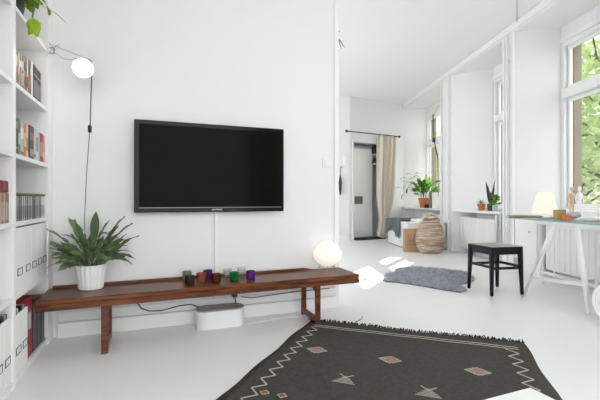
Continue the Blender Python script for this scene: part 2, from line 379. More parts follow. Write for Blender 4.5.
an = tag(empty('wall_ornament', T(1.25,.06,2.27), AT), 'small black branching ornament fixed high on the wall edge', 'ornament')
MB().tube([(0,0,.10),(.012,0,.03),(.008,0,-.03)], .007,6).build('stem','black_plastic',an)
for p in ((.05,-.01,-.12),(.085,.0,-.10),(.03,.0,-.13),(.035,-.01,.03),(.012,-.01,.12)):
    MB().tube([(.008,0,-.02 if p[2]<0 else .01),(p[0]*.55,p[1],p[2]*.5),p], .006,6,.002).build('branch','black_plastic',an)
tag(MB().tube([(2.715,4.77,HC-.035),(2.712,4.765,HC-.006),(2.58,4.53,HC-.006),(2.40,4.22,HC-.006)], .006,6).build('ceiling_cable','pane_grey'), 'thin grey cable along the ceiling above the pier', 'cable')

def TB(x, y, z=0): return T(x-.012, y-.016, z)
# ------------------------------------------------------------------ bookcase
bc = tag(empty('bookcase', TB(0,0), AT), 'tall white open bookcase filled with books and files along the left wall', 'bookcase')
FX, BX = -.760, -1.095
SH = [.045, .43, .776, 1.10, 1.435, 1.795, 2.16, 2.52]
for y0,y1 in ((-.100,-.078),(-.705,-.668),(-1.33,-1.30)): MB().box(BX,FX,y0,y1,0,2.72).build('side_panel','shelf_white',bc,bevel=.0015)
MB().box(FX-.02,FX,-.076,.014,0,2.72).build('filler_strip','shelf_white',bc)
for y0,y1 in ((-.668,-.100),(-1.30,-.705)):
    for z in SH: MB().box(BX+.006,FX-.002,y0+.0005,y1-.0005,z-.022,z).build('shelf','shelf_white',bc,bevel=.0015)
    MB().box(BX,BX+.006,y0,y1,.02,2.72).build('back_panel','shelf_white',bc)
    MB().box(FX-.03,FX-.012,y0,y1,0,.022).build('plinth','shelf_white',bc)
    MB().box(BX+.006,FX,y0,y1,2.70,2.72).build('top_panel','shelf_white',bc)

def place_T(mb, name, m, x, y, z, **kw):   # local coords, origin at TB(x,y,z)
    return mb.build(name, m, None, TB(x,y,z), AT, **kw)
def book(y0, y1, z, h, depth, col, label, group, tilt=0, bands=None, sx=-.775, cat='book'):
    t = y1-y0-.0015
    e = tag(empty('book', TB(sx,(y0+y1)/2,z), AT), label, cat, group)
    m = 'bookcol_%.2f_%.2f_%.2f' % col; mat(m, col, .55, .35)
    MB().box(-depth,0,-t/2,t/2,0,h).build('cover',m,e,bevel=min(.0015,t*.2))
    MB().box(-depth+.004,-.006,-t/2+.002,t/2-.002,h,h+.0008).build('pages','paper_white',e)
    for (z0,z1,c) in (bands or []):
        bm = 'bookcol_%.2f_%.2f_%.2f' % c; mat(bm, c, .5)
        MB().box(0,.0008,-t*.42,t*.42,h*z0,h*z1).build('spine_band',bm,e)
    return e
Ys = [-.664,-.647,-.586,-.551,-.503,-.462,-.427,-.404,-.331,-.298,-.246,-.217,-.152,-.112]
bd = [((.72,.70,.62),.185,'thin cream book at the near end of the book row',[(.1,.5,(.05,.05,.05))]),
      ((.085,.06,.045),.178,'thick dark brown book second in the row',[(.15,.2,(.4,.33,.2)),(.7,.9,(.3,.24,.16))]),
      ((.16,.22,.18),.18,'grey-green book in the book row',[(.3,.6,(.5,.55,.48))]),
      ((.42,.55,.53),.176,'pale blue-green book in the book row',[(.05,.12,(.1,.12,.12)),(.5,.8,(.75,.8,.78))]),
      ((.72,.20,.055),.178,'orange book in the book row',[(.3,.7,(.8,.45,.25))]),
      ((.70,.62,.40),.172,'pale yellow book in the book row',[(.2,.6,(.3,.25,.15))]),
      ((.02,.02,.022),.175,'thin black book in the book row',None),
      ((.09,.075,.09),.180,'thick dark plum book in the middle of the book row',[(.1,.3,(.35,.3,.3)),(.55,.8,(.25,.16,.14))]),
      ((.60,.56,.50),.165,'thin beige book in the book row',[(.1,.2,(.2,.1,.1))]),
      ((.66,.66,.64),.176,'light grey book in the book row',[(.3,.75,(.35,.33,.32))]),
      ((.55,.56,.60),.168,'thin lavender book in the book row',None),
      ((.33,.055,.05),.17,'dark red book in the book row',[(.2,.7,(.55,.3,.27))]),
      ((.72,.30,.23),.165,'salmon book at the far end of the book row',[(.15,.4,(.8,.6,.5))])]
for i,(c_,h,l,bn) in enumerate(bd): book(Ys[i],Ys[i+1],1.1005,h,.16,c_,l,'books on the upper shelf',bands=bn)
# magazines / comics on the shelf above
book(-.664,-.618,1.4355,.145,.17,(.62,.03,.02),'bright red book left of the comics','comics and magazines')
cols = [(.30,.28,.26),(.45,.12,.10),(.62,.60,.55),(.12,.16,.22),(.55,.40,.22),(.20,.09,.08),(.35,.33,.33),(.5,.14,.1),(.10,.10,.10),(.6,.58,.5),(.28,.20,.15),(.16,.07,.07),(.22,.2,.2)]
CN=['charcoal', 'red', 'cream', 'navy', 'tan', 'maroon', 'grey', 'scarlet', 'black', 'ivory', 'brown', 'dark maroon', 'dark grey']
CO=['first', 'second', 'third', 'fourth', 'fifth', 'sixth', 'seventh', 'eighth', 'ninth', 'tenth', 'eleventh', 'twelfth', 'last']
for i in range(13):
    y0 = -.617+i*.0185; c_ = cols[i]
    bn = [(random.uniform(.05,.3),random.uniform(.33,.5),random.choice(cols)),(random.uniform(.55,.65),random.uniform(.68,.9),random.choice([(.75,.73,.68),(.05,.05,.05),(.7,.66,.6)]))]
    book(y0,y0+.0185,1.4355,.165+.0022*i,.18,c_,CN[i]+' comic book, '+CO[i]+' from the red book in the colourful comics block','comics and magazines',bands=bn)
book(-.374,-.346,1.4355,.195,.18,(.80,.80,.78),'white book between the comics and the dark magazines','comics and magazines')
for i in range(5):
    y0 = -.338+i*.0285; c_ = [(.03,.03,.03),(.05,.04,.04),(.10,.10,.10),(.025,.025,.03),(.06,.05,.05)][i]
    book(y0,y0+.0285,1.4355,.193-.002*i,.19,c_,['first','second','third','fourth','last'][i]+' dark magazine right of the white book on the comics shelf','comics and magazines',bands=[(.1,.55,(.22,.21,.2)),(.7,.74,(.4,.38,.36))])
# discs
for i in range(34):
    y0 = -.655+i*.0158; g = random.uniform(.10,.62)
    if i > 29: g = .72
    c_ = (round(g,2), round(g*random.uniform(.9,1),2), round(g*random.uniform(.85,1),2))
    book(y0,y0+.0152,.7765,.124,.14,c_,'slim disc case in the tightly packed grey row under the brown board','disc cases in the packed row',bands=[(.08,.6,(round(g*.6,2),round(g*.6,2),round(g*.58,2)))],cat='disc case')
tag(place_T(MB().box(-.15,.004,-.275,.275,0,.012),'board','brown_card',-.775,-.385,.9025,bevel=.003),'thin brown board lying on the disc cases','board')
for i in range(26):
    y0 = -1.28+i*.022; c_ = random.choice([(.5,.32,.22),(.30,.16,.10),(.62,.52,.42),(.22,.2,.18),(.55,.40,.32)])
    book(y0,y0+.0205,.7765,.135,.14,c_,'slim disc case in the brownish row under the red box','disc cases under the red box',bands=[(.1,.7,(.45,.38,.3))],cat='disc case')
rb = tag(empty('red_box', TB(-.775,-.86,.9135), AT),'red box with a dark round emblem lying on the disc cases','box')
MB().box(-.14,0,-.14,.145,0,.052).build('body','red_cloth',rb,bevel=.003)
MB().lathe([(.0,0),(.018,0),(.018,.001),(0,.001)],16).build('emblem','label_grey',rb)
rb.children[-1].location=(0.001,.085,.027); rb.children[-1].rotation_euler=(0,R(90),0)

def mag_file(y0, y1, z, h, label, lab=True, lz=.09, papers=False):
    t = y1-y0-.006
    e = tag(empty('magazine_file', TB(-.768,(y0+y1)/2,z), AT), label, 'magazine file', 'white magazine files')
    w = .004
    MB().box(-w,0,-t/2,t/2,0,h).add([(-.24,-t/2,0),(-w,-t/2,0),(-w,-t/2,h),(-.24,-t/2,h*.55),(-.24,-t/2+w,0),(-w,-t/2+w,0),(-w,-t/2+w,h),(-.24,-t/2+w,h*.55)],[(0,1,2,3),(4,7,6,5),(0,3,7,4),(3,2,6,7),(2,1,5,6),(1,0,4,5)]).add([(-.24,t/2-w,0),(-w,t/2-w,0),(-w,t/2-w,h),(-.24,t/2-w,h*.55),(-.24,t/2,0),(-w,t/2,0),(-w,t/2,h),(-.24,t/2,h*.55)],[(0,1,2,3),(4,7,6,5),(0,3,7,4),(3,2,6,7),(2,1,5,6),(1,0,4,5)]).box(-.24,-w,-t/2+w,t/2-w,0,.004).build('body','file_white',e,bevel=.001)
    if lab:
        ww = min(t*.38,.034)
        hl = MB()
        hl.box(0,.003,-ww,ww,lz-.018,lz-.0145).box(0,.003,-ww,ww,lz+.0145,lz+.018).box(0,.003,-ww,-ww+.0035,lz-.0145,lz+.0145).box(0,.003,ww-.0035,ww,lz-.0145,lz+.0145)
        hl.build('label_holder','label_grey',e)
        MB().box(0,.0012,-ww+.0035,ww-.0035,lz-.0145,lz+.0145).build('label_card','paper_white',e)
    if papers:
        for q in range(4):
            c_ = random.choice(['black_plastic','pane_grey','paper_white','label_grey'])
            MB().box(-.20,-.012,-t/2+.008+q*t*.22,-t/2+.006+(q+.9)*t*.22,.005,h+.012+.008*random.random()).build('magazine',c_,e)
    return e
fy = [-.664,-.478,-.355,-.238,-.170,-.104]
fl = ['white magazine file on the middle shelf beside the divider','white magazine file, second from the divider on the middle shelf','white magazine file in the middle of the five on the middle shelf','white magazine file, second from the far end of the middle shelf','white magazine file at the far end of the middle shelf by the wall']
fy = [-.655,-.52,-.405,-.30,-.20,-.105]
for i in range(5): mag_file(fy[i],fy[i+1],.4305,.315,fl[i],lz=.10)
mag_file(-.655,-.56,.0455,.285,'white magazine file full of magazines on the bottom shelf beside the divider',lz=.11,papers=True)
mag_file(-.558,-.462,.0455,.285,'white magazine file next to the dark red binder on the bottom shelf',lz=.11,papers=True)
bi = tag(empty('binder', TB(-.775,-.405,.0455), AT),'dark red binder standing on the bottom shelf behind the bench end','binder')
MB().box(-.26,0,-.05,.05,0,.315).build('cover','red_cloth',bi,bevel=.004)
MB().box(0,.001,-.022,.022,.15,.24).build('spine_label','pane_grey',bi)
for i,l in enumerate(['black binder beside the dark red binder on the bottom shelf','black binder second from the dark red binder on the bottom shelf','black binder at the wall end of the bottom shelf']):
    e = tag(empty('binder', TB(-.775,-.312+i*.08,.0455), AT), l, 'binder', 'black binders on the bottom shelf')
    MB().box(-.26,0,-.037,.037,0,.29-.01*i).build('cover','black_plastic',e,bevel=.004)
    MB().box(0,.001,-.02,.02,.17,.23).build('spine_label','label_grey',e)
mag_file(-.90,-.80,.0455,.30,'white magazine file left of the divider on the bottom shelf',lz=.11,papers=True)
mag_file(-.795,-.71,.0455,.30,'white magazine file touching the left side of the divider at floor level',lz=.11,papers=True)
tag(place_T(MB().lathe([(0,0),(.03,0),(.035,.02),(.03,.05),(.012,.06),(0,.062)],14),'purple_cup',"bookcol_p" if mat("bookcol_p",(.10,.03,.22),.3) else '', -.79,-.885,.4305,smooth=True),'small purple ornament on the shelf at the left edge','ornament')

# ------------------------------------------------------------------ leaves
def leafmesh(name, m, L, Wd, droop=.5, fold=.25, n=7, shape=.5, stalk=0.0, wav=0):
    """blade along +x bending down; shape = position of the widest point"""
    vs=[]; fs=[]; ang=0; x=z=0; st=L/n
    if stalk:
        vs_st = []
    for i in range(n+1):
        t = i/n
        w = Wd/2*(math.sin(math.pi*min(1,t**(math.log(.5)/math.log(shape)))))**.8 if 0<t<1 else .0012
        dz = wav*math.sin(i*2.1)
        vs += [(x+stalk,-w,z+w*fold+dz),(x+stalk,0,z),(x+stalk,w,z+w*fold-dz)]
        ang -= droop/n; x += st*math.cos(ang); z += st*math.sin(ang)
    for i in range(n):
        a=i*3
        fs += [(a,a+1,a+4,a+3),(a+1,a+2,a+5,a+4)]
    mb = MB(); mb.add(vs,fs)
    if stalk: mb.tube([(0,0,0),(stalk*.5,0,.0),(stalk+L*.04,0,0)], max(.0016,Wd*.03),5)
    me = mb.mesh(name,m,smooth=False)
    me.polygons.foreach_set('use_smooth',[True]*len(me.polygons))
    return me

# trailing plant on top shelf --------------------------------------
pt = tag(empty('trailing_plant', T(-.845,-.53,1.7955), AT),'trailing plant in a dark pot on the upper bookcase shelf','plant')
MB().lathe([(0,0),(.055,0),(.075,.13),(.07,.13),(.066,.11),(0,.11)],20).build('pot','dark_pot',pt,smooth=True)
MB().lathe([(.0,.112),(.066,.113)],16).build('soil','soil',pt)
pm = [leafmesh('leaf','leaf_pothos',.11,.075,.7,.15,8,.36,.03), leafmesh('leaf','leaf_pothos',.085,.06,.9,.2,8,.38,.02)]
lm = leafmesh('leaf','leaf_lime',.085,.052,.8,.2,8,.4,.015)
lm2 = leafmesh('leaf','leaf_lime',.12,.03,.35,.2,8,.45,.02)
for i in range(22):
    a = random.uniform(-2.0,2.4); e_ = random.uniform(-.7,.5)
    obj('leaf',random.choice(pm),pt,(.05*math.cos(a),.05*math.sin(a),.11+random.uniform(-.02,.10)),(random.uniform(-.4,.4),-e_,a),random.uniform(.7,1.05))
vine = [(.05,-.05,.10),(.11,-.07,.09),(.125,-.075,.05),(.12,-.07,.01),(.115,-.068,-.015)]
MB().tube(vine,.0035,6).build('vine','stem_green',pt)
MB().tube([(.05,.02,.11),(.10,.04,.14),(.13,.06,.115)],.003,6).build('vine','stem_green',pt)
obj('leaf',pm[0],pt,(.12,.03,.135),(R(60),R(5),R(70)),1.0)
obj('leaf',lm2,pt,(.13,.05,.105),(R(20),R(14),R(35)),1.0)
for a,e_,s_ in ((R(-60),R(50),1.0),(R(10),R(60),1.05),(R(80),R(40),.95),(R(-110),R(65),.9),(R(-20),R(85),.95)):
    obj('leaf',lm,pt,(.116,-.068,-.012),(R(10),e_,a),s_)

# clamp lamp ---------------------------------------------------------
cl = tag(empty('clamp_lamp', (-1.492,2.304,1.79)),'thin wire clamp lamp with a glowing round bulb beside the bookcase','lamp')
MB().box(-.022,.006,-.006,.006,-.026,-.022).box(-.022,.006,-.006,.006,.008,.012).box(.002,.006,-.006,.006,-.022,.008).build('clamp','steel_wire',cl,bevel=.001)
for q in range(7):
    a=q*.9; MB().tube([(.0,0,.0+.004*q),(.035*math.cos(a),.02*math.sin(a)-.01,.03*math.sin(a*1.7)),(.05*math.cos(a+.7),.03*math.sin(a),.035*math.cos(a))],.0012,5).build('spring','steel_wire',cl)
MB().tube([(.01,0,.02),(.10,.005,-.012),(.225,.005,-.065)],.0018,6).build('arm','steel_wire',cl)
MB().tube([(.01,0,-.02),(.06,.005,-.055),(.14,.005,-.062),(.17,.005,-.068)],.0018,6).build('arm','steel_wire',cl)
MB().box(.13,.155,-.006,.012,-.072,-.052).build('joint','steel_wire',cl,bevel=.002)
MB().box(.205,.23,-.006,.012,-.078,-.06).build('joint','steel_wire',cl,bevel=.002)
sh_ = MB().lathe([(.0,.0),(.030,.002),(.050,.010),(.057,.022),(.057,.026),(.048,.018),(.0,.012)],24).build('reflector','steel_wire',cl,(.183,-.005,-.115),smooth=True)
sh_.rotation_euler=Vector((1.25,-2.3,-.75)).to_track_quat('Z','Y').to_euler()
bl = MB().lathe([(0,.014),(.046,.021),(.050,.025),(.044,.034),(.025,.040),(0,.042)],24).build('bulb','bulb',cl,(.183,-.005,-.115),smooth=True)
bl.rotation_euler=sh_.rotation_euler
cord = [(.222,.005,-.07),(.228,.01,-.12),(.221,.012,-.3),(.215,.014,-.465)]
MB().tube(cord,.0032,6).build('cord','black_plastic',cl)
MB().box(.205,.221,.004,.024,-.50,-.455).build('cord_switch','black_plastic',cl,bevel=.003)
MB().tube([(.212,.014,-.50),(.19,.02,-.75),(.172,.03,-1.03),(.16,.06,-1.25),(.16,.10,-1.42)],.0024,6).build('cord','label_grey',cl)
pl = bpy.data.lights.new('bulb_light','POINT'); pl.energy=1.2; pl.shadow_soft_size=.05; pl.color=(1,.93,.82); plo=bpy.data.objects.new('bulb_light',pl); COL.objects.link(plo); plo.parent=cl; plo.location=(.20,-.075,-.14)

# ------------------------------------------------------------------ television
tv = tag(empty('television', T(.2285,0,.795), AT),'large black flat television mounted on the white wall','television')
hw, hh = .5235, .624
MB().box(-hw,hw,-.068,-.03,0,hh).build('bezel','black_gloss',tv,bevel=.005)
MB().box(-.4,.4,-.03,-.012,.08,.5).build('rear_case','black_plastic',tv,bevel=.01)
MB().box(-.15,.15,-.012,0,.18,.42).build('wall_bracket','dark_metal',tv)
MB().box(-hw+.03,hw-.022,-.0692,-.066,.036,hh-.028).build('screen','screen',tv)
MB().box(-hw+.03,hw-.022,-.0700,-.066,.030,.034).build('trim_line','steel_dark',tv)
def text(s, size, m, parent, loc, rot):
    cu_=bpy.data.curves.new('t','FONT'); cu_.body=s; cu_.size=size; cu_.align_x='CENTER'; cu_.extrude=.0004; cu_.resolution_u=2
    o=bpy.data.objects.new('t',cu_); COL.objects.link(o); dg=bpy.context.evaluated_depsgraph_get()
    me=bpy.data.meshes.new_from_object(o.evaluated_get(dg)); bpy.data.objects.remove(o); me.materials.clear(); me.materials.append(MATS[m])
    return obj('lettering',me,parent,loc,rot)
text('SAMSUNG',.016,'print_white',tv,(.02,-.0695,.012),(R(90),0,0))
cc = tag(empty('cable_cover', T(.253,0,.10), AT),'narrow white cable duct running down the wall below the television','cable duct')
MB().box(-.014,.014,-.012,0,.0,.70).build('duct','white_plastic',cc,bevel=.003)
MB().tube([(0,-.02,.70),(.004,-.03,.74),(.0,-.03,.78)],.006,6).build('cable','white_plastic',cc)

# ------------------------------------------------------------------ bench
AN = R(22); bn = tag(empty('bench', (-1.420,2.042,0), AN),'long low dark rosewood bench under the television','bench')
BL, BD, BZ = 2.0, .318, .336
MB().box(0,BL,0,BD,BZ-.026,BZ).build('top','rosewood',bn,bevel=.003)
MB().box(0,BL,-.001,.020,BZ-.062,BZ-.0265).build('front_rail','rosewood',bn,bevel=.003)
MB().box(0,BL,BD-.02,BD,BZ-.062,BZ-.0265).build('rear_rail','rosewood',bn,bevel=.002)
MB().box(0.02,1.69,BD-.016,BD,BZ,BZ+.016).add([(1.69,BD-.016,BZ),(1.77,BD-.016,BZ),(1.69,BD-.016,BZ+.016),(1.69,BD,BZ),(1.77,BD,BZ),(1.69,BD,BZ+.016)],[(0,1,2),(3,5,4),(1,4,5,2),(0,3,4,1),(0,2,5,3)]).build('back_lip','rosewood',bn,bevel=.001)
for x in (.332,1.675):
    zb = .0135 if x > 1 else 0
    MB().bar((x,.022,zb),(x,.022,BZ-.0625),.036,.026,(0,1,0)).build('leg','rosewood',bn,bevel=.003)
    MB().bar((x,BD-.04,0),(x,BD-.04,BZ-.0625),.034,.03,(0,1,0)).build('leg','rosewood',bn,bevel=.003)
    MB().box(x-.014,x+.014,.036,BD-.056,zb,.036+zb).build('stretcher','rosewood',bn,bevel=.003)
    cv=[(.036,BZ-.063),(BD-.056,BZ-.063),(BD-.056,BZ-.12),(BD-.075,BZ-.098),(BD-.12,BZ-.086),(.10,BZ-.086),(.06,BZ-.098),(.036,BZ-.12)]
    MB().add([(x-.012,a,b) for a,b in cv]+[(x+.012,a,b) for a,b in cv],[tuple(range(8)),tuple(range(15,7,-1))]+[(i,i+8,(i+1)%8+8,(i+1)%8) for i in range(8)]).build('brace','rosewood',bn)

# plant on the bench -------------------------------------------------
bp_ = tag(empty('potted_plant', (-1.286,2.345,BZ)),'bushy grey-green plant in a white ceramic pot on the bench','plant')
pot = MB(); n=36; prof=[(.062,0),(.068,.004),(.083,.135),(.085,.150),(.079,.150),(.076,.132)]
o=0
for r,z in prof:
    for k_ in range(n):
        a=2*math.pi*k_/n; rr=r*(1+.022*math.cos(18*a)*(1 if .003<z<.149 else 0)); pot.v.append((rr*math.cos(a),rr*math.sin(a),z))
for i in range(len(prof)-1):
    for k_ in range(n): pot.f.append((i*n+k_,i*n+(k_+1)%n,(i+1)*n+(k_+1)%n,(i+1)*n+k_))
pot.f.append(tuple(range(n))[::-1])
pot.build('pot','ceramic_white',bp_)
MB().lathe([(0,.130),(.076,.131)],20).build('soil','soil',bp_)
gl=[leafmesh('leaf','leaf_greygreen',.12,.028,.9,.3,8,.5,.09,.003),leafmesh('leaf','leaf_greygreen',.17,.034,.35,.35,8,.6,.06,.004),leafmesh('leaf','leaf_greygreen',.09,.030,1.4,.25,8,.45,.12,.003),leafmesh('leaf','leaf_greygreen',.13,.032,.15,.4,8,.5,.08,.004)]
for i in range(92):
    a=random.uniform(0,2*math.pi); e_=random.choice([random.uniform(.05,.6),random.uniform(.4,1.0),random.uniform(.8,1.4)]); r=random.uniform(.0,.06)
    obj('leaf',random.choice(gl),bp_,(r*math.cos(a),r*math.sin(a),.13+random.uniform(0,.07)),(random.uniform(-1.1,1.1),-e_,a),random.uniform(.75,1.15))
for a,e_,s_,g in ((R(195),.95,1.25,1),(R(180),.62,1.25,1),(R(5),1.0,1.35,1),(R(20),.75,1.2,1),(R(100),1.4,1.35,1),(R(250),1.3,1.3,3),(R(170),1.25,1.3,1),(R(20),1.2,1.35,1),(R(350),.35,1.15,0),(R(190),.2,1.1,0),(R(170),.42,1.1,1),(R(40),1.1,1.15,3)):
    obj('leaf',gl[g],bp_,(.02*math.cos(a),.02*math.sin(a),.14),(random.uniform(-.4,.4),-e_,a),s_*1.12)

# votive glasses ----------------------------------------------------
VG=[(187,2.563,(.34,.33,.28),'smoky clear votive glass behind the olive one','smoke'),(190,2.406,(.055,.052,.03),'dark olive votive glass nearest the plant','olive'),
    (201,2.50,(.42,.13,.09),'coral pink votive glass in the front row','coral'),(207.7,2.605,(.14,.03,.22),'purple votive glass behind the coral one','purple'),
    (216,2.48,(.13,.045,.02),'brown votive glass in the front row','brown'),(227.3,2.655,(.60,.60,.58),'clear votive glass behind the green one','clear'),
    (234,2.53,(.01,.20,.03),'green votive glass in the front row','green'),(241.5,2.685,(.62,.62,.60),'clear votive glass at the rear right of the group','clear2'),
    (250.5,2.58,(.16,.035,.30),'violet votive glass at the right end of the group','violet')]
for px,zz,col,l,nm in VG:
    X=(px-300)/381*(zz+.03)
    e=tag(empty('votive_glass',(X,zz+.032,BZ)),l,'candle holder','coloured votive glasses on the bench')
    g='votive_'+nm
    m_=bpy.data.materials.new(g); m_.use_nodes=True; nt=m_.node_tree; b=nt.nodes['Principled BSDF']; b.inputs['Base Color'].default_value=(*col,1); b.inputs['Roughness'].default_value=.06
    tr=nt.nodes.new('ShaderNodeBsdfTransparent'); tr.inputs[0].default_value=(*[min(1,c_*1.5+.05) for c_ in col],1); mx=nt.nodes.new('ShaderNodeMixShader'); mx.inputs[0].default_value=.45 if 'clear' not in nm else .72
    nt.links.new(b.outputs[0],mx.inputs[1]); nt.links.new(tr.outputs[0],mx.inputs[2]); nt.links.new(mx.outputs[0],nt.nodes['Material Output'].inputs[0]); MATS[g]=m_
    MB().lathe([(.0,0),(.027,0),(.030,.004),(.031,.058),(.028,.060),(.0265,.056),(.0245,.022),(0,.02)],20).build('glass',g,e,smooth=True)
    MB().lathe([(0,.0205),(.019,.0205),(.019,.034),(0,.034)],14).build('tealight','candle_wax',e)

# paper lamp ----------------------------------------------------------
px_l=tag(empty('paper_lamp',(.213,2.985,BZ)),'glowing egg-shaped white paper lamp at the right end of the bench','lamp')
prof=[(0,.022)]+[(.112*math.sin(math.pi*t)**.62*(1.02-.13*(t-.35)),.022+.205*t) for t in [i/22 for i in range(1,22)]]+[(0,.227)]
prof=[(r*(1+.006*(i%2)),z) for i,(r,z) in enumerate(prof)]
MB().lathe(prof,28).build('paper_shade','paper_shade',px_l,smooth=True)
for q in range(3):
    a=q*2*math.pi/3+.5; MB().tube([(.05*math.cos(a),.05*math.sin(a),.04),(.072*math.cos(a),.072*math.sin(a),.012),(.078*math.cos(a),.078*math.sin(a),.002)],.003,6).build('wire_foot','steel_wire',px_l)

# cable box and cables ---------------------------------------------
cb=tag(empty('cable_box',T(.262,-.115,0),AT),'white oval cable box on the floor under the bench','cable box')
def stadium(l,d,n=10):
    p=[]
    for k_ in range(n+1): a=-math.pi/2+math.pi*k_/n; p.append((l/2-d/2+d/2*math.cos(a),d/2*math.sin(a)))
    for k_ in range(n+1): a=math.pi/2+math.pi*k_/n; p.append((-l/2+d/2+d/2*math.cos(a),d/2*math.sin(a)))
    return p
MB().prism(stadium(.34,.155),0,.118).build('body','white_plastic',cb,smooth=True)
mat('lid_grey',(.33,.29,.26),.5)
MB().prism(stadium(.335,.15),.1185,.128).build('lid','lid_grey',cb,smooth=True)
tag(MB().tube([T(-.28,-.03,.19),T(-.25,-.05,.15),T(-.20,-.06,.13),T(-.12,-.055,.125),T(0.0,-.05,.145),T(.07,-.06,.15),T(.12,-.10,.135)],.004,6).build('power_cable','black_plastic'),'black cable drooping under the bench to the oval box','cable')
tag(MB().tube([T(.43,-.06,.17),T(.5,-.04,.15),T(.8,-.04,.165),T(1.15,-.04,.17)],.0035,6).build('power_cable','label_grey'),'thin grey cable along the upper edge of the baseboard','cable')
tag(MB().tube([T(.44,-.15,.004),T(.55,-.16,.004),T(.7,-.12,.004),T(.85,-.14,.004),T(1.0,-.09,.004)],.004,6).build('power_cable','white_plastic'),'white cable lying on the floor right of the oval box','cable')
pg=tag(empty('power_plug',T(.38,-.045,.2),AT),'small black plug above the oval box','plug')
MB().box(-.018,.018,-.02,.03,-.03,.03).build('body','black_plastic',pg,bevel=.005)
MB().tube([(0,-.01,-.03),(.004,-.02,-.06),(0,-.03,-.075)],.004,6).build('cord','black_plastic',pg)

# ------------------------------------------------------------------ rug
AR=R(-19); rg=tag(empty('rug',(.08,2.771,0),AR),'dark charcoal woven rug with white zigzags and small diamonds','rug')
RW=1.363; nu,nv=30,44; mb=MB()
def rugx(u,v):
    y=-2.3*v; return (u*(RW+.06*min(1,v*2))-.06*min(1,v*2)*(1)+.006*math.sin(v*31)*(1-u)+.005*math.sin(v*27)*u, y+.012*math.sin(u*9)*(1-v))
for j in range(nv+1):
    for i in range(nu+1):
        x,y=rugx(i/nu,j/nv); mb.v.append((x,y,.008+.0025*math.sin(x*7+y*3)*math.sin(y*5)))
for j in range(nv):
    for i in range(nu):
        q=j*(nu+1)+i; mb.f.append((q,q+nu+1,q+nu+2,q+1))
o0=len(mb.v)
ru=mb.build('weave','rug_wool',rg,smooth=True); s_=ru.modifiers.new('thickness','SOLIDIFY'); s_.thickness=.006; s_.offset=-1
def flat(name,polys,m):
    b_=MB()
    for p in polys:
        b_.prism(p,.0102,.0118)
    return b_.build(name,m,rg)
def strip(pts,w):
    out=[]
    for (x0,y0),(x1,y1) in zip(pts[:-1],pts[1:]):
        d=math.hypot(x1-x0,y1-y0); nx,ny=-(y1-y0)/d*w/2,(x1-x0)/d*w/2
        out.append([(x0+nx,y0+ny),(x0-nx,y0-ny),(x1-nx,y1-ny),(x1+nx,y1+ny)])
    return out
for y in (-.105,-.135): flat('woven_line',strip([(.06+i*.05,y+.003*math.sin(i)) for i in range(26)],.006),'rug_white')
zz=[(.05+(.055 if i%2 else 0)-.0006*i,-.15-i*.05) for i in range(34)]
flat('zigzag',strip(zz,.0075),'rug_white')
zz=[(1.235+(.062 if i%2 else 0),-.15-i*.055) for i in range(30)]
flat('zigzag',strip(zz,.0075),'rug_white')
def motif(x,y,kind):
    W_=[];O_=[]
    if kind=='diamond':
        for q in range(-3,4):
            w=.056-abs(q)*.011; yy=y+q*.0125
            W_.append([(x-w,yy-.0018),(x+w,yy-.0018),(x+w,yy+.0018),(x-w,yy+.0018)])
            if abs(q)<3: O_.append([(x-.022,yy+.004),(x+.022,yy+.004),(x+.022,yy+.0085),(x-.022,yy+.0085)])
        W_+=strip([(x-.062,y),(x,y+.046),(x+.062,y),(x,y-.046),(x-.062,y)],.0035)
    elif kind=='arrow':
        for q in range(6):
            w=.056-q*.009; yy=y-.035+q*.013
            W_.append([(x-w,yy-.0018),(x+w,yy-.0018),(x+w,yy+.0018),(x-w,yy+.0018)])
        W_+=strip([(x-.035,y+.055),(x,y+.02),(x+.035,y+.055)],.005)
        O_.append([(x-.012,y+.03),(x+.012,y+.03),(x+.012,y+.038),(x-.012,y+.038)])
    else:
        W_+=strip([(x-.022,y),(x,y+.02),(x+.022,y),(x,y-.02),(x-.022,y)],.004)
        O_+=[[(x-.016,y),(x,y+.015),(x+.016,y),(x,y-.015)]]
    w=flat('motif',W_,'rug_white')
    b_=MB()
    for p in O_: b_.prism(p,.0104,.0122)
    b_.build('motif_core','rug_orange',w)
for x in (.20,.615,1.05): motif(x,-.525,'diamond')
for x in (.43,.815): motif(x,-.83,'arrow')
for x in (.115,.20,1.02): motif(x,-1.07,'small')
for x in (.25,.65,1.05): motif(x,-1.5,'diamond')
fr=MB()
for i in range(130):
    x=-.02+i*(RW+.03)/130+random.uniform(-.004,.004); l=random.uniform(.012,.035); dx=random.uniform(-.02,.02)
    y=.012*math.sin(x/RW*9)
    fr.tube([(x,y-.004,.009),(x+dx*.5,y+l*.5,.010+random.uniform(.0,.010)),(x+dx,y+l,.004)],.0042,4,.002)
fr.tube([(.31,.0,.01),(.33,.02,.025),(.36,.03,.04),(.37,.05,.055)],.004,4,.002)
f_=fr.build('fringe','rug_fringe',rg); f_['kind']='stuff'

# white low table whose corner shows at the bottom edge
lt=tag(empty('low_table',(.529,.876,0),R(22)),'corner of a white low table at the bottom edge of the picture','table')
MB().box(-.55,0,-.45,0,.425,.45).build('table_top','white_lacquer',lt,bevel=.002)
for x,y in ((-.5,-.05),(-.05,-.05),(-.5,-.4),(-.05,-.4)): MB().box(x-.02,x+.02,y-.02,y+.02,.0135,.4245).build('leg','white_lacquer',lt,bevel=.002)

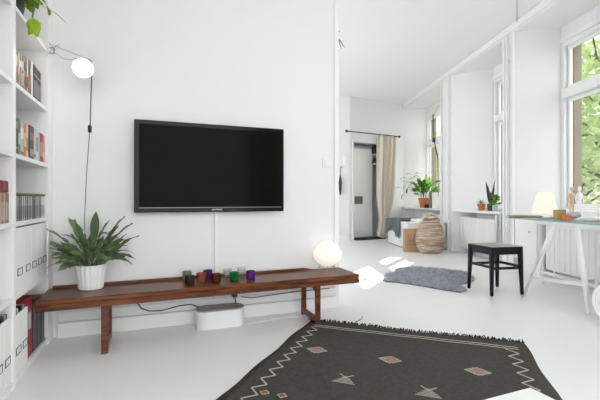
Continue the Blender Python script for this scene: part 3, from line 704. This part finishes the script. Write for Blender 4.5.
# ------------------------------------------------------------------ sheepskin
sk=tag(empty('sheepskin_rug',(1.45,4.25,0)),'shaggy grey sheepskin rug on the white floor','rug')
ol=[(.90,4.14),(.99,4.28),(.975,4.40),(1.05,4.50),(1.15,4.56),(1.20,4.80),(1.385,4.92),(1.55,4.90),(1.75,4.80),(1.93,4.66),(2.02,4.52),(1.93,4.42),(1.96,4.30),(1.90,4.16),(1.78,4.02),(1.66,3.95),(1.60,3.86),(1.62,3.70),(1.52,3.61),(1.42,3.68),(1.30,3.81),(1.15,3.95),(1.02,4.05),(.93,4.07)]
def inside(x,y,p):
    r=False; n=len(p)
    for i in range(n):
        x0,y0=p[i]; x1,y1=p[(i+1)%n]
        if (y0>y)!=(y1>y) and x<(x1-x0)*(y-y0)/(y1-y0)+x0: r=not r
    return r
lo=[(x-1.45,y-4.25) for x,y in ol]
MB().prism(lo,0,.012).build('hide','sheepskin',sk)
tf=MB()
cnt=0
while cnt<5200:
    x=random.uniform(-.57,.6); y=random.uniform(-.66,.7)
    if not inside(x,y,lo): continue
    cnt+=1; a=random.uniform(0,6.28); l=random.uniform(.015,.045); hgt=random.uniform(.018,.042); w=.006
    tf.add([(x+w*math.cos(a+1.57),y+w*math.sin(a+1.57),.008),(x-w*math.cos(a+1.57),y-w*math.sin(a+1.57),.008),(x-w*math.cos(a),y-w*math.sin(a),.014),(x+l*math.cos(a),y+l*math.sin(a),hgt)],[(0,1,3),(1,2,3),(2,0,3)])
t_=tf.build('pile','sheepskin_tuft',sk); t_['kind']='stuff'

# ------------------------------------------------------------------ stool
st=tag(empty('stool',(1.875,3.672,0),R(12)),'black wooden stool with a grey-green worn seat','stool')
q=.15
for sx in (-1,1):
    for sy in (-1,1):
        MB().bar((sx*(q+.012),sy*(q+.012),0),(sx*q,sy*q,.425),.024,.024,(0,1,0),.038,.038).build('leg','stool_black',st,bevel=.003)
for sx in (-1,1):
    MB().box(sx*q-.011,sx*q+.011,-q+.0195,q-.0195,.375,.425).build('apron','stool_black',st,bevel=.002)
    MB().box(-q+.0195,q-.0195,sx*q-.011,sx*q+.011,.375,.425).build('apron','stool_black',st,bevel=.002)
    MB().box(sx*(q+.004)-.009,sx*(q+.004)+.009,-q+.014,q-.014,.248,.272).build('stretcher','stool_black',st,bevel=.002)
    MB().box(-q+.014,q-.014,sx*(q+.004)-.009,sx*(q+.004)+.009,.238,.262).build('stretcher','stool_black',st,bevel=.002)
MB().box(-.170,.170,-.170,.170,.4255,.446).build('seat_frame','stool_black',st,bevel=.004)
MB().box(-.164,.164,-.164,.164,.4462,.451).build('seat_pad','stool_top',st,bevel=.002)

# ------------------------------------------------------------------ radiators and pipes
def radiator(x0,x1,z0,z1,y,label):
    e=tag(empty('radiator',W((x0+x1)/2,y,0),AW),label,'radiator','white radiators under the windows')
    L=x1-x0; n=max(6,int(L/.075))
    MB().box(-L/2,L/2,.05,.075,z0,z1).build('rear_panel','white_enamel',e,bevel=.004)
    me=MB().box(-L/n/2+.007,L/n/2-.007,-.003,.02,z0+.02,z1-.02).mesh('rib','white_enamel',bevel=.008)
    MB().box(-L/2,L/2,.005,.03,z0,z1).build('front_panel','white_enamel',e,bevel=.005)
    MB().box(-L/2,L/2,.03,.05,z1-.012,z1).build('top_grille','white_enamel',e)
    for i in range(n): obj('rib',me,e,(-L/2+(i+.5)*L/n,0,0))
    for sx in (-1,1): MB().box(sx*L*.4-.015,sx*L*.4+.015,.03,.06,0,z0).build('foot','white_enamel',e)
    return e
radiator(1.05,1.92,.10,.60,.05,'white radiator under the far window behind the basket')
radiator(2.66,3.68,.09,.60,.05,'white ribbed radiator under the middle window behind the stool')
radiator(4.70,5.70,.085,.60,.05,'white ribbed radiator behind the glass desk')
pc=tag(empty('panel_cabinet',W(4.44,0,0),AW),'white cabinet front with a metal knob under the sill beside the desk','cabinet')
MB().box(-.14,.215,0,.20,.14,.675).build('body','white_lacquer',pc)
dr=MB().box(-.20,.205,-.018,-.0005,.15,.665).build('door','white_lacquer',pc,bevel=.003)
MB().lathe([(0,0),(.008,.0),(.007,.012),(.016,.022),(.014,.030),(0,.032)],14).build('knob','chrome',dr,(.11,-.018,.50),smooth=True).rotation_euler=(R(90),0,0)
MB().box(-.14,.215,.02,.20,0,.139).build('plinth','white_lacquer',pc)
for x,y,z1,m_,l in ((2.13,-.035,3.05,'white_enamel','white heating pipe on the far side of the first pier'),(2.42,-.035,3.05,'white_enamel','white heating pipe on the near side of the first pier'),(4.10,-.03,3.03,'white_enamel','white heating pipe on the pier between the near windows')):
    e=tag(empty('heating_pipe',W(x,y,0),AW),l,'pipe','white riser pipes')
    MB().tube([(0,0,0),(0,0,z1)],.013,10).build('pipe',m_,e,smooth=True)
    for z in (.5,1.6,2.7): MB().box(-.012,.012,.0,.034,z-.012,z+.012).build('clip','white_enamel',e)
for x,l in ((3.76,'bright steel pipe right of the middle radiator'),(3.86,'second bright steel pipe right of the middle radiator')):
    e=tag(empty('steel_pipe',W(x,.03,0),AW),l,'pipe','steel pipes beside the middle radiator')
    MB().tube([(0,0,0),(0,0,.675)],.014,10).build('pipe','chrome',e,smooth=True)
    MB().tube([(0,0,.0),(0,0,.02)],.024,12).build('collar','chrome',e)
vv=tag(empty('radiator_valve',W(2.02,-.02,0),AW),'black radiator valve on white pipes beside the basket','valve')
MB().tube([(0,0,0),(0,0,.50)],.012,8).build('pipe','white_enamel',vv)
MB().tube([(0,0,.50),(-.10,.04,.52)],.012,8).build('pipe','white_enamel',vv)
MB().tube([(0,0,.50),(0,-.03,.505),(0,-.08,.51)],.028,12,.024).build('thermostat','black_plastic',vv,smooth=True)
MB().tube([(.0,0,.17),(.42,0,.17)],.011,8).build('cross_pipe','white_enamel',vv)
MB().tube([(.0,0,.24),(.42,0,.24)],.011,8).build('cross_pipe','white_enamel',vv)

# window-stay line on far window (thin cord and bracket)
ws=tag(empty('wire_lamp',W(1.2,.0,0),AW),'thin black wire lamp arm across the far window','lamp')
MB().tube([(-.20,.30,2.60),(.1,.20,2.66),(.80,-.01,2.64)],.008,6).build('arm','steel_wire',ws)
MB().tube([(-.22,.30,2.66),(.0,.24,2.62),(.2,.15,2.60),(-.22,.30,2.52)],.006,6).build('arm','steel_wire',ws)
MB().tube([(.15,.15,2.62),(.5,.02,2.05),(.80,-.03,1.62)],.010,6).build('cord','black_plastic',ws)
MB().box(.47,.53,.0,.04,2.0,2.09).build('cord_switch','black_plastic',ws)
MB().tube([(.80,-.03,1.62),(.805,-.03,.95)],.006,6).build('cord','label_grey',ws)

# ------------------------------------------------------------------ storage bench, blanket, bag, basket
sb_=tag(empty('storage_bench',W(1.76,-.40,0),AW),'white storage bench under the far window','storage bench')
MB().box(-.575,.575,-.33,.36,.02,.455).build('body','white_lacquer',sb_,bevel=.004)
MB().box(-.585,.585,-.34,.365,.456,.485).build('lid','white_lacquer',sb_,bevel=.004)
MB().box(-.56,.56,-.31,.34,0,.02).build('plinth','label_grey',sb_)
bk=tag(empty('blanket',W(1.76,-.40,.486),AW),'grey woollen blanket with fringe draped over the storage bench','blanket')
mb=MB(); nu,nv=26,22
for j in range(nv+1):
    v=j/nv; s=v*.86
    for i in range(nu+1):
        u=i/nu; x=-.56+u*.80
        if s<.60: y=.25-s; z=.012+.010*math.sin(x*14)*math.sin(y*11)+.012*abs(math.sin(u*5))
        else: y=-.352-.012*math.sin(x*22)-.01; z=.012-(s-.60)*(.8+.25*math.sin(x*7))
        mb.v.append((x,y,z))
for j in range(nv):
    for i in range(nu):
        q_=j*(nu+1)+i; mb.f.append((q_,q_+1,q_+nu+2,q_+nu+1))
o=mb.build('cloth','grey_wool',bk,smooth=True); m_=o.modifiers.new('thickness','SOLIDIFY'); m_.thickness=.012; m_.offset=1
fr=MB()
for i in range(60):
    x=-.56+i*.80/60; z=.012-.26*(.8+.25*math.sin(x*7)); y=-.365-.012*math.sin(x*22)
    fr.tube([(x,y,z+.01),(x+random.uniform(-.01,.01),y-.006,z-.03),(x+random.uniform(-.015,.015),y-.004,z-.065)],.005,4,.002)
o=fr.build('fringe','grey_wool',bk); o['kind']='stuff'
tag(MB().box(-.16,.16,-.12,.12,0,.05).build('folded_cloth','paper_white',loc=W(2.15,-.42,.486),rz=AW+.15,bevel=.015),'white folded cloth at the near end of the storage bench','cloth')

pb=tag(empty('paper_bag',(1.885,6.50,0),R(-4)),'brown paper bag with a black line drawing beside the basket','bag')
a_,d_,h_=.115,.075,.385
MB().add([(-a_,-d_,0),(a_,-d_,0),(a_,d_,0),(-a_,d_,0),(-a_,-d_,h_),(a_,-d_,h_),(a_*.97,d_*.0,h_),(a_,d_,h_),(-a_,d_,h_),(-a_*.97,0,h_),(a_*.9,0,.15),(-a_*.9,0,.15)],
         [(3,2,1,0),(0,1,5,4),(2,3,8,7),(1,2,10),(1,10,6,5),(2,7,6,10),(0,11,3),(0,4,9,11),(3,11,9,8)]).build('body','kraft',pb)
lines=[[(-.05,.30),(-.055,.25),(-.03,.21),(-.02,.19)],[(.045,.31),(.04,.25),(.02,.21),(.015,.19)],[(-.03,.19),(0,.175),(.03,.19)],[(-.03,.19),(-.035,.15),(-.07,.125)],[(.03,.19),(.035,.15),(.07,.125)],[(-.07,.125),(-.03,.12),(0,.14),(.03,.12),(.07,.125)],[(-.012,.30),(-.012,.21)]]
dw=MB()
for l in lines: dw.tube([(x,-d_-.001,z) for x,z in l],.004,5)
dw.build('drawing','label_grey',pb)

bs=tag(empty('basket',(2.165,6.33,0),R(-5)),'tall rounded woven wicker basket with pointed loop handle','basket')
key=[(.14,0),(.185,.03),(.218,.10),(.234,.19),(.236,.27),(.224,.35),(.196,.43),(.158,.50),(.118,.555),(.10,.58)]
prof=[]
for q_ in range(len(key)-1):
    for w_ in range(4):
        t=w_/4; r=key[q_][0]*(1-t)+key[q_+1][0]*t; z=key[q_][1]*(1-t)+key[q_+1][1]*t
        prof.append((r*(1.025 if w_%2 else .975),z))
prof+=[(.098,.58),(.086,.578),(.10,.5),(0,.49)]
MB().lathe([(0,0)]+prof,44,(0,0,0),1,.66).build('body','wicker',bs,smooth=False)
MB().tube([(-.10,-.06,.565),(-.06,-.055,.63),(-.01,-.05,.665),(.05,-.055,.62),(.10,-.06,.565)],.014,8).build('handle','wicker',bs,smooth=True)
MB().tube([(-.09,.06,.565),(-.03,.05,.60),(.05,.05,.63),(.12,.05,.60),(.15,.04,.51)],.014,8).build('handle','wicker',bs,smooth=True)

# far sill: potted plant, black camera-like item, picture box
fp=tag(empty('potted_plant',W(.98,.12,ZS+.016)),'leafy green plant in a terracotta pot on the far window sill','plant')
MB().lathe([(0,0),(.085,0),(.115,.17),(.128,.172),(.128,.21),(.115,.21),(.112,.185),(0,.185)],22).build('pot','terracotta',fp,smooth=True)
MB().lathe([(0,.187),(.11,.188)],16).build('soil','soil',fp)
fl_=[leafmesh('leaf','leaf_bright',.20,.085,.6,.2,8,.45,.14),leafmesh('leaf','leaf_bright',.17,.08,1.0,.2,8,.42,.20),leafmesh('leaf','leaf_bright',.24,.075,.4,.25,8,.5,.10)]
for i in range(60):
    a=random.uniform(0,6.28); e_=random.uniform(.45,1.4)
    obj('leaf',random.choice(fl_),fp,(.05*math.cos(a),.05*math.sin(a),.185+random.uniform(0,.2)),(random.uniform(-.5,.5),-e_,a),random.uniform(.75,1.1))
for a,pts in ((0,[(-.02,-.02,.2),(-.14,-.08,.5),(-.30,-.12,.52),(-.40,-.15,.40)]),(1,[(-.02,-.02,.2),(-.12,-.1,.62),(-.2,-.12,.68),(-.36,-.16,.60)]),(2,[(-.02,0,.2),(.02,-.05,.65),(.0,-.1,.70)])):
    MB().tube(pts,.006,6).build('stem','stem_green',fp)
    for p in pts[2:]:
        for e_ in (.2,-.9): obj('leaf',fl_[1],fp,p,(.2,-e_,math.pi+random.uniform(-.8,.8)),.75)
tag(MB().box(-.06,.06,-.04,.04,0,.075).lathe([(0,0),(.035,0),(.035,.05),(0,.05)],14,(.02,-.06,.03)).build('black_trinket','black_plastic',loc=W(1.28,.06,ZS+.016),bevel=.006),'small black trinket beside the terracotta pot on the far sill','ornament')
tag(MB().box(-.09,.09,-.02,.02,0,.34).build('canvas','canvas_grey',loc=W(1.40,.14,ZS+.016),rz=R(8),bevel=.004),'small dark canvas leaning on the far window sill','picture')
tag(MB().box(-.10,.10,-.08,.08,0,.25).box(-.102,.102,-.082,.082,.25,.31).build('white_box','paper_white',loc=W(1.66,.12,ZS+.016),rz=AW,bevel=.004),'white lidded box on the far window sill','box')

# middle sill plants
tp=tag(empty('potted_plant',W(3.20,.13,ZS+.016)),'small terracotta pot with sparse grey leaves on the middle sill','plant')
MB().lathe([(0,0),(.042,0),(.054,.075),(.062,.076),(.063,.105),(.056,.105),(.054,.09),(0,.09)],20).build('pot','terracotta',tp,smooth=True)
MB().lathe([(0,.091),(.052,.092)],14).build('soil','soil',tp)
sl=leafmesh('leaf','leaf_greygreen',.07,.028,.5,.2,6,.5,.03)
for i in range(18): obj('leaf',sl,tp,(.02*math.cos(i),.02*math.sin(i),.092),(0,-random.uniform(.4,1.3),i*2.4),random.uniform(.7,1.1))
sp=tag(empty('snake_plant',W(3.42,.15,ZS+.016)),'tall dark snake plant in a charcoal pot on the middle sill','plant')
MB().lathe([(0,0),(.045,0),(.052,.11),(.047,.11),(.045,.10),(0,.10)],20).build('pot','dark_pot',sp,smooth=True)
sn=leafmesh('leaf','leaf_dark',.34,.042,.12,.5,8,.4)
for i,(a,e_,s_) in enumerate(((.3,1.47,1.15),(2.2,1.44,1.08),(3.8,1.38,.85),(5.2,1.45,.75),(1.1,1.35,.65),(4.6,1.3,.9))): obj('leaf',sn,sp,(.018*math.cos(a),.018*math.sin(a),.09),(random.uniform(-1,1),-e_,a),s_)
gp=tag(empty('potted_plant',W(3.58,.12,ZS+.016)),'small bushy bright green plant in a glass jar on the middle sill','plant')
MB().lathe([(0,0),(.035,0),(.038,.09),(.034,.09),(.032,.01),(0,.01)],18).build('jar','pane_grey',gp,smooth=True)
rl=leafmesh('leaf','leaf_bright',.055,.05,.6,.2,6,.5,.05)
for i in range(40): obj('leaf',rl,gp,(0,0,.08+random.uniform(0,.09)),(random.uniform(-.5,.5),-random.uniform(-.1,1.3),i*2.4),random.uniform(.7,1.2))
mat('tray_rim',(.20,.16,.12),.4)
tr_=tag(empty('tray',(2.275,3.845,.7035)),'round flat tray at the far end of the glass desk','tray')
MB().lathe([(0,0),(.145,0),(.165,.014),(.161,.016),(.143,.005),(0,.005)],36).build('dish','pale_wood',tr_,smooth=True)
MB().lathe([(.161,.0145),(.167,.0145),(.167,.020),(.161,.020)],36).build('rim','tray_rim',tr_,smooth=True)

# ------------------------------------------------------------------ desk
dk=tag(empty('desk',W(0,0,0),AW),'glass-topped desk on white trestle legs under the near window','desk')
gt=MB().box(5.12,7.15,-.685,-.10,.6935,.7025).build('glass_top','desk_glass',dk)
MB().box(5.12,7.15,-.687,-.685,.6935,.7025).box(5.118,5.12,-.685,-.10,.6935,.7025).build('glass_edge','glass_edge',gt)
for dx in (0,1.15):
    tl=.036
    MB().box(5.42+dx,6.16+dx,-.60,-.565,.655,.693).build('trestle_beam','white_lacquer',dk,bevel=.002)
    for (tx,fx,fy_) in ((5.70,5.49,-.735),(5.94,6.12,-.655)):
        MB().bar((tx+dx,-.605,.675),(fx+dx,fy_,0),tl,.022,(0,1,0)).build('trestle_leg','white_lacquer',dk,bevel=.002)
    MB().bar((5.54+dx,-.705,.165),(6.065+dx,-.645,.215),.018,.03).build('crossbar','white_lacquer',dk,bevel=.002)
    for (tx,fx) in ((5.44,5.06),(6.14,5.70)):
        MB().bar((tx+dx,-.56,.675),(fx+dx,-.24,0),.026,.02,(0,1,0)).build('trestle_leg','white_lacquer',dk,bevel=.002)
    MB().bar((5.135+dx,-.303,.135),(5.785+dx,-.303,.135),.018,.03).build('crossbar','white_lacquer',dk,bevel=.002)
# desk lamp
lamp=tag(empty('table_lamp',(2.40,3.74,.7085)),'small table lamp with a glowing white cone shade on the desk','lamp')
MB().lathe([(0,0),(.05,0),(.05,.012),(.012,.02),(.010,.10),(0,.10)],20).build('base','white_lacquer',lamp,smooth=True)
MB().lathe([(.118,.040),(.062,.245),(.060,.245),(.116,.040)],28).build('lamp_shade','lamp_shade',lamp,smooth=True)
MB().lathe([(0,.098),(.018,.10),(.026,.13),(.018,.16),(0,.168)],14).build('bulb','bulb',lamp,smooth=True)
wbx=tag(MB().box(-.042,.042,-.03,.03,0,.088).build('wooden_box','ochre',loc=(2.385,3.50,.703),rz=R(10),bevel=.003),'small ochre striped box on the desk','box')
tag(MB().box(-.036,.036,-.02,.02,0,.036).build('matchbox','orange',loc=(2.36,3.36,.703),rz=R(5),bevel=.003),'small orange box in front of the ochre one on the desk','box')
cr=MB(); rn=random.Random(3)
cy=tag(empty('crystal_dish',(2.42,3.36,.703)),'grey crystal stones heaped on the desk by the window','stones')
for i in range(9):
    r=rn.uniform(.018,.034); x,y,z=rn.uniform(-.045,.045),rn.uniform(-.03,.03),rn.uniform(.0,.028)
    m_=MB().lathe([(0,-r*.8+r*.8),(r*.8,r*.3),(r,r*.8),(r*.6,r*1.4),(0,r*1.7)],6,(x,y,z)).build('stone','crystal',cy)
for i,(x,y,m_,l) in enumerate(((2.50,3.50,'skin_wood','pale wooden figurine on the near window sill'),(2.56,3.49,'paper_white','white slender figurine on the near window sill'))):
    X,Y,Z=W(5.08+.10*i,.06,ZS+.016)
    e=tag(empty('figurine',(X,Y,Z)),l,'figurine')
    MB().lathe([(0,0),(.032,0),(.034,.01),(.010,.016),(0,.016)],14).build('base',m_,e,smooth=True)
    for s_ in (-1,1): MB().tube([(s_*.018,0,.01),(s_*.016,0,.07),(s_*.010,0,.13)],.008,7,.013).build('leg',m_,e,smooth=True)
    MB().lathe([(0,.12),(.022,.13),(.018,.165),(.028,.21),(.022,.235),(.008,.245),(.008,.255),(.018,.27),(.019,.29),(.010,.305),(0,.308)],14,(0,0,0),1,.7).build('torso',m_,e,smooth=True)
    for s_ in (-1,1): MB().tube([(s_*.027,0,.225),(s_*.036,0,.17),(s_*.03,-.01,.12)],.007,7,.005).build('arm',m_,e,smooth=True)

# white drum-shaped thing at the right edge
dm=tag(empty('white_drum',(2.235,2.62,0)),'round white rimmed drum on the floor at the right edge','drum')
dd=MB().lathe([(0,-.10),(.15,-.10),(.168,-.085),(.172,.0),(.172,.07),(.165,.085),(.150,.085),(.146,.07),(.10,.062),(0,.06)],40).build('shell','white_plastic',dm,(0,0,.1725),smooth=True)
dd.rotation_euler=(R(90),0,R(-50))
rr=MB().lathe([(.118,.060),(.126,.068),(.120,.074),(.112,.066)],40).build('inner_ring','white_enamel',dm,(0,0,.1725),smooth=True); rr.rotation_euler=(R(90),0,R(-50))

# ------------------------------------------------------------------ outside: street, houses, trees
struct(MB().box(2.9,60,-30,80,-1.3,-1.2).build('street','street'), 'grey street outside')
def house(name,x0,x1,y0,y1,zt,label,nf,ncol):
    e=tag(empty(name,(x0,y0,-1.2)),label,'building')
    MB().box(0,x1-x0,0,y1-y0,0,zt+1.2).build('wall','facade',e)
    MB().box(-.35,x1-x0,-.3,y1-y0+.3,zt+1.2,zt+1.5).build('cornice','facade_trim',e)
    for f in range(nf):
        for c_ in range(ncol):
            yy=(c_+.5)*(y1-y0)/ncol; z0=1.6+f*3.1
            if z0+1.9>zt+1.2: continue
            w=MB().box(-.06,.0,yy-.72,yy+.72,z0-.12,z0+1.95).build('window','facade_trim',e)
            for k_ in (0,1): MB().box(-.075,-.0605,yy-.60+k_*.62,yy-.02+k_*.62,z0,z0+1.8).build('pane','facade_glass',w)
    return e
house('house',15,24,17.2,26.4,17.5,'tall beige house across the street behind the nearest tree',6,4)
house('house',15,24,26.8,52,13.6,'longer beige house farther along the street',4,9)
lv=[]
def tree(x,y,h,rad,n,label,m_,seed):
    rn=random.Random(seed)
    e=tag(empty('tree',(x,y,-1.2)),label,'tree','street trees outside the windows')
    MB().tube([(0,0,0),(.05,.1,h*.25),(-.05,.0,h*.5),(.1,.05,h*.8)],.16,8,.05).build('trunk','bark',e,smooth=True)
    tips=[]
    for i in range(16):
        a=i*2.4; zz=h*(.35+.5*i/16); L=rad*rn.uniform(.6,.95)
        p=[(0,0,zz),(L*.4*math.cos(a),L*.4*math.sin(a),zz+L*.25),(L*math.cos(a+.2),L*math.sin(a+.2),zz+L*.35+rn.uniform(-.3,.4))]
        MB().tube(p,.05,6,.012).build('branch','bark',e,smooth=True)
        tips+=[p[1],p[2],tuple((p[1][k_]+p[2][k_])/2 for k_ in range(3))]
    lf=MB()
    for i in range(n):
        c_=rn.choice(tips); s_=rad*.30
        p=Vector((c_[0]+rn.gauss(0,s_),c_[1]+rn.gauss(0,s_),c_[2]+rn.gauss(0,s_*.8)))
        a=Vector((rn.gauss(0,1),rn.gauss(0,1),rn.gauss(0,.6))).normalized(); b_=a.cross(Vector((rn.gauss(0,1),rn.gauss(0,1),rn.gauss(0,1)))).normalized()
        l=rn.uniform(.07,.13)
        lf.add([p-a*l,p+b_*l*.55,p+a*l,p-b_*l*.55],[(0,1,2,3)])
    me=bpy.data.meshes.new('foliage'); me.from_pydata(lf.v,[],lf.f); me.materials.append(MATS[m_]); me.update()
    o=obj('foliage',me,e); o['kind']='stuff'
    return e
tree(7.0,8.6,6.6,2.5,5200,'leafy green tree close to the near window','leaf_tree',1)
tree(10.8,14.6,5.2,2.0,4000,'paler green tree behind the nearest tree','leaf_tree_pale',2)
tree(8.6,22.5,6.0,2.2,6000,'pale green tree seen through the far window','leaf_tree_pale',4)
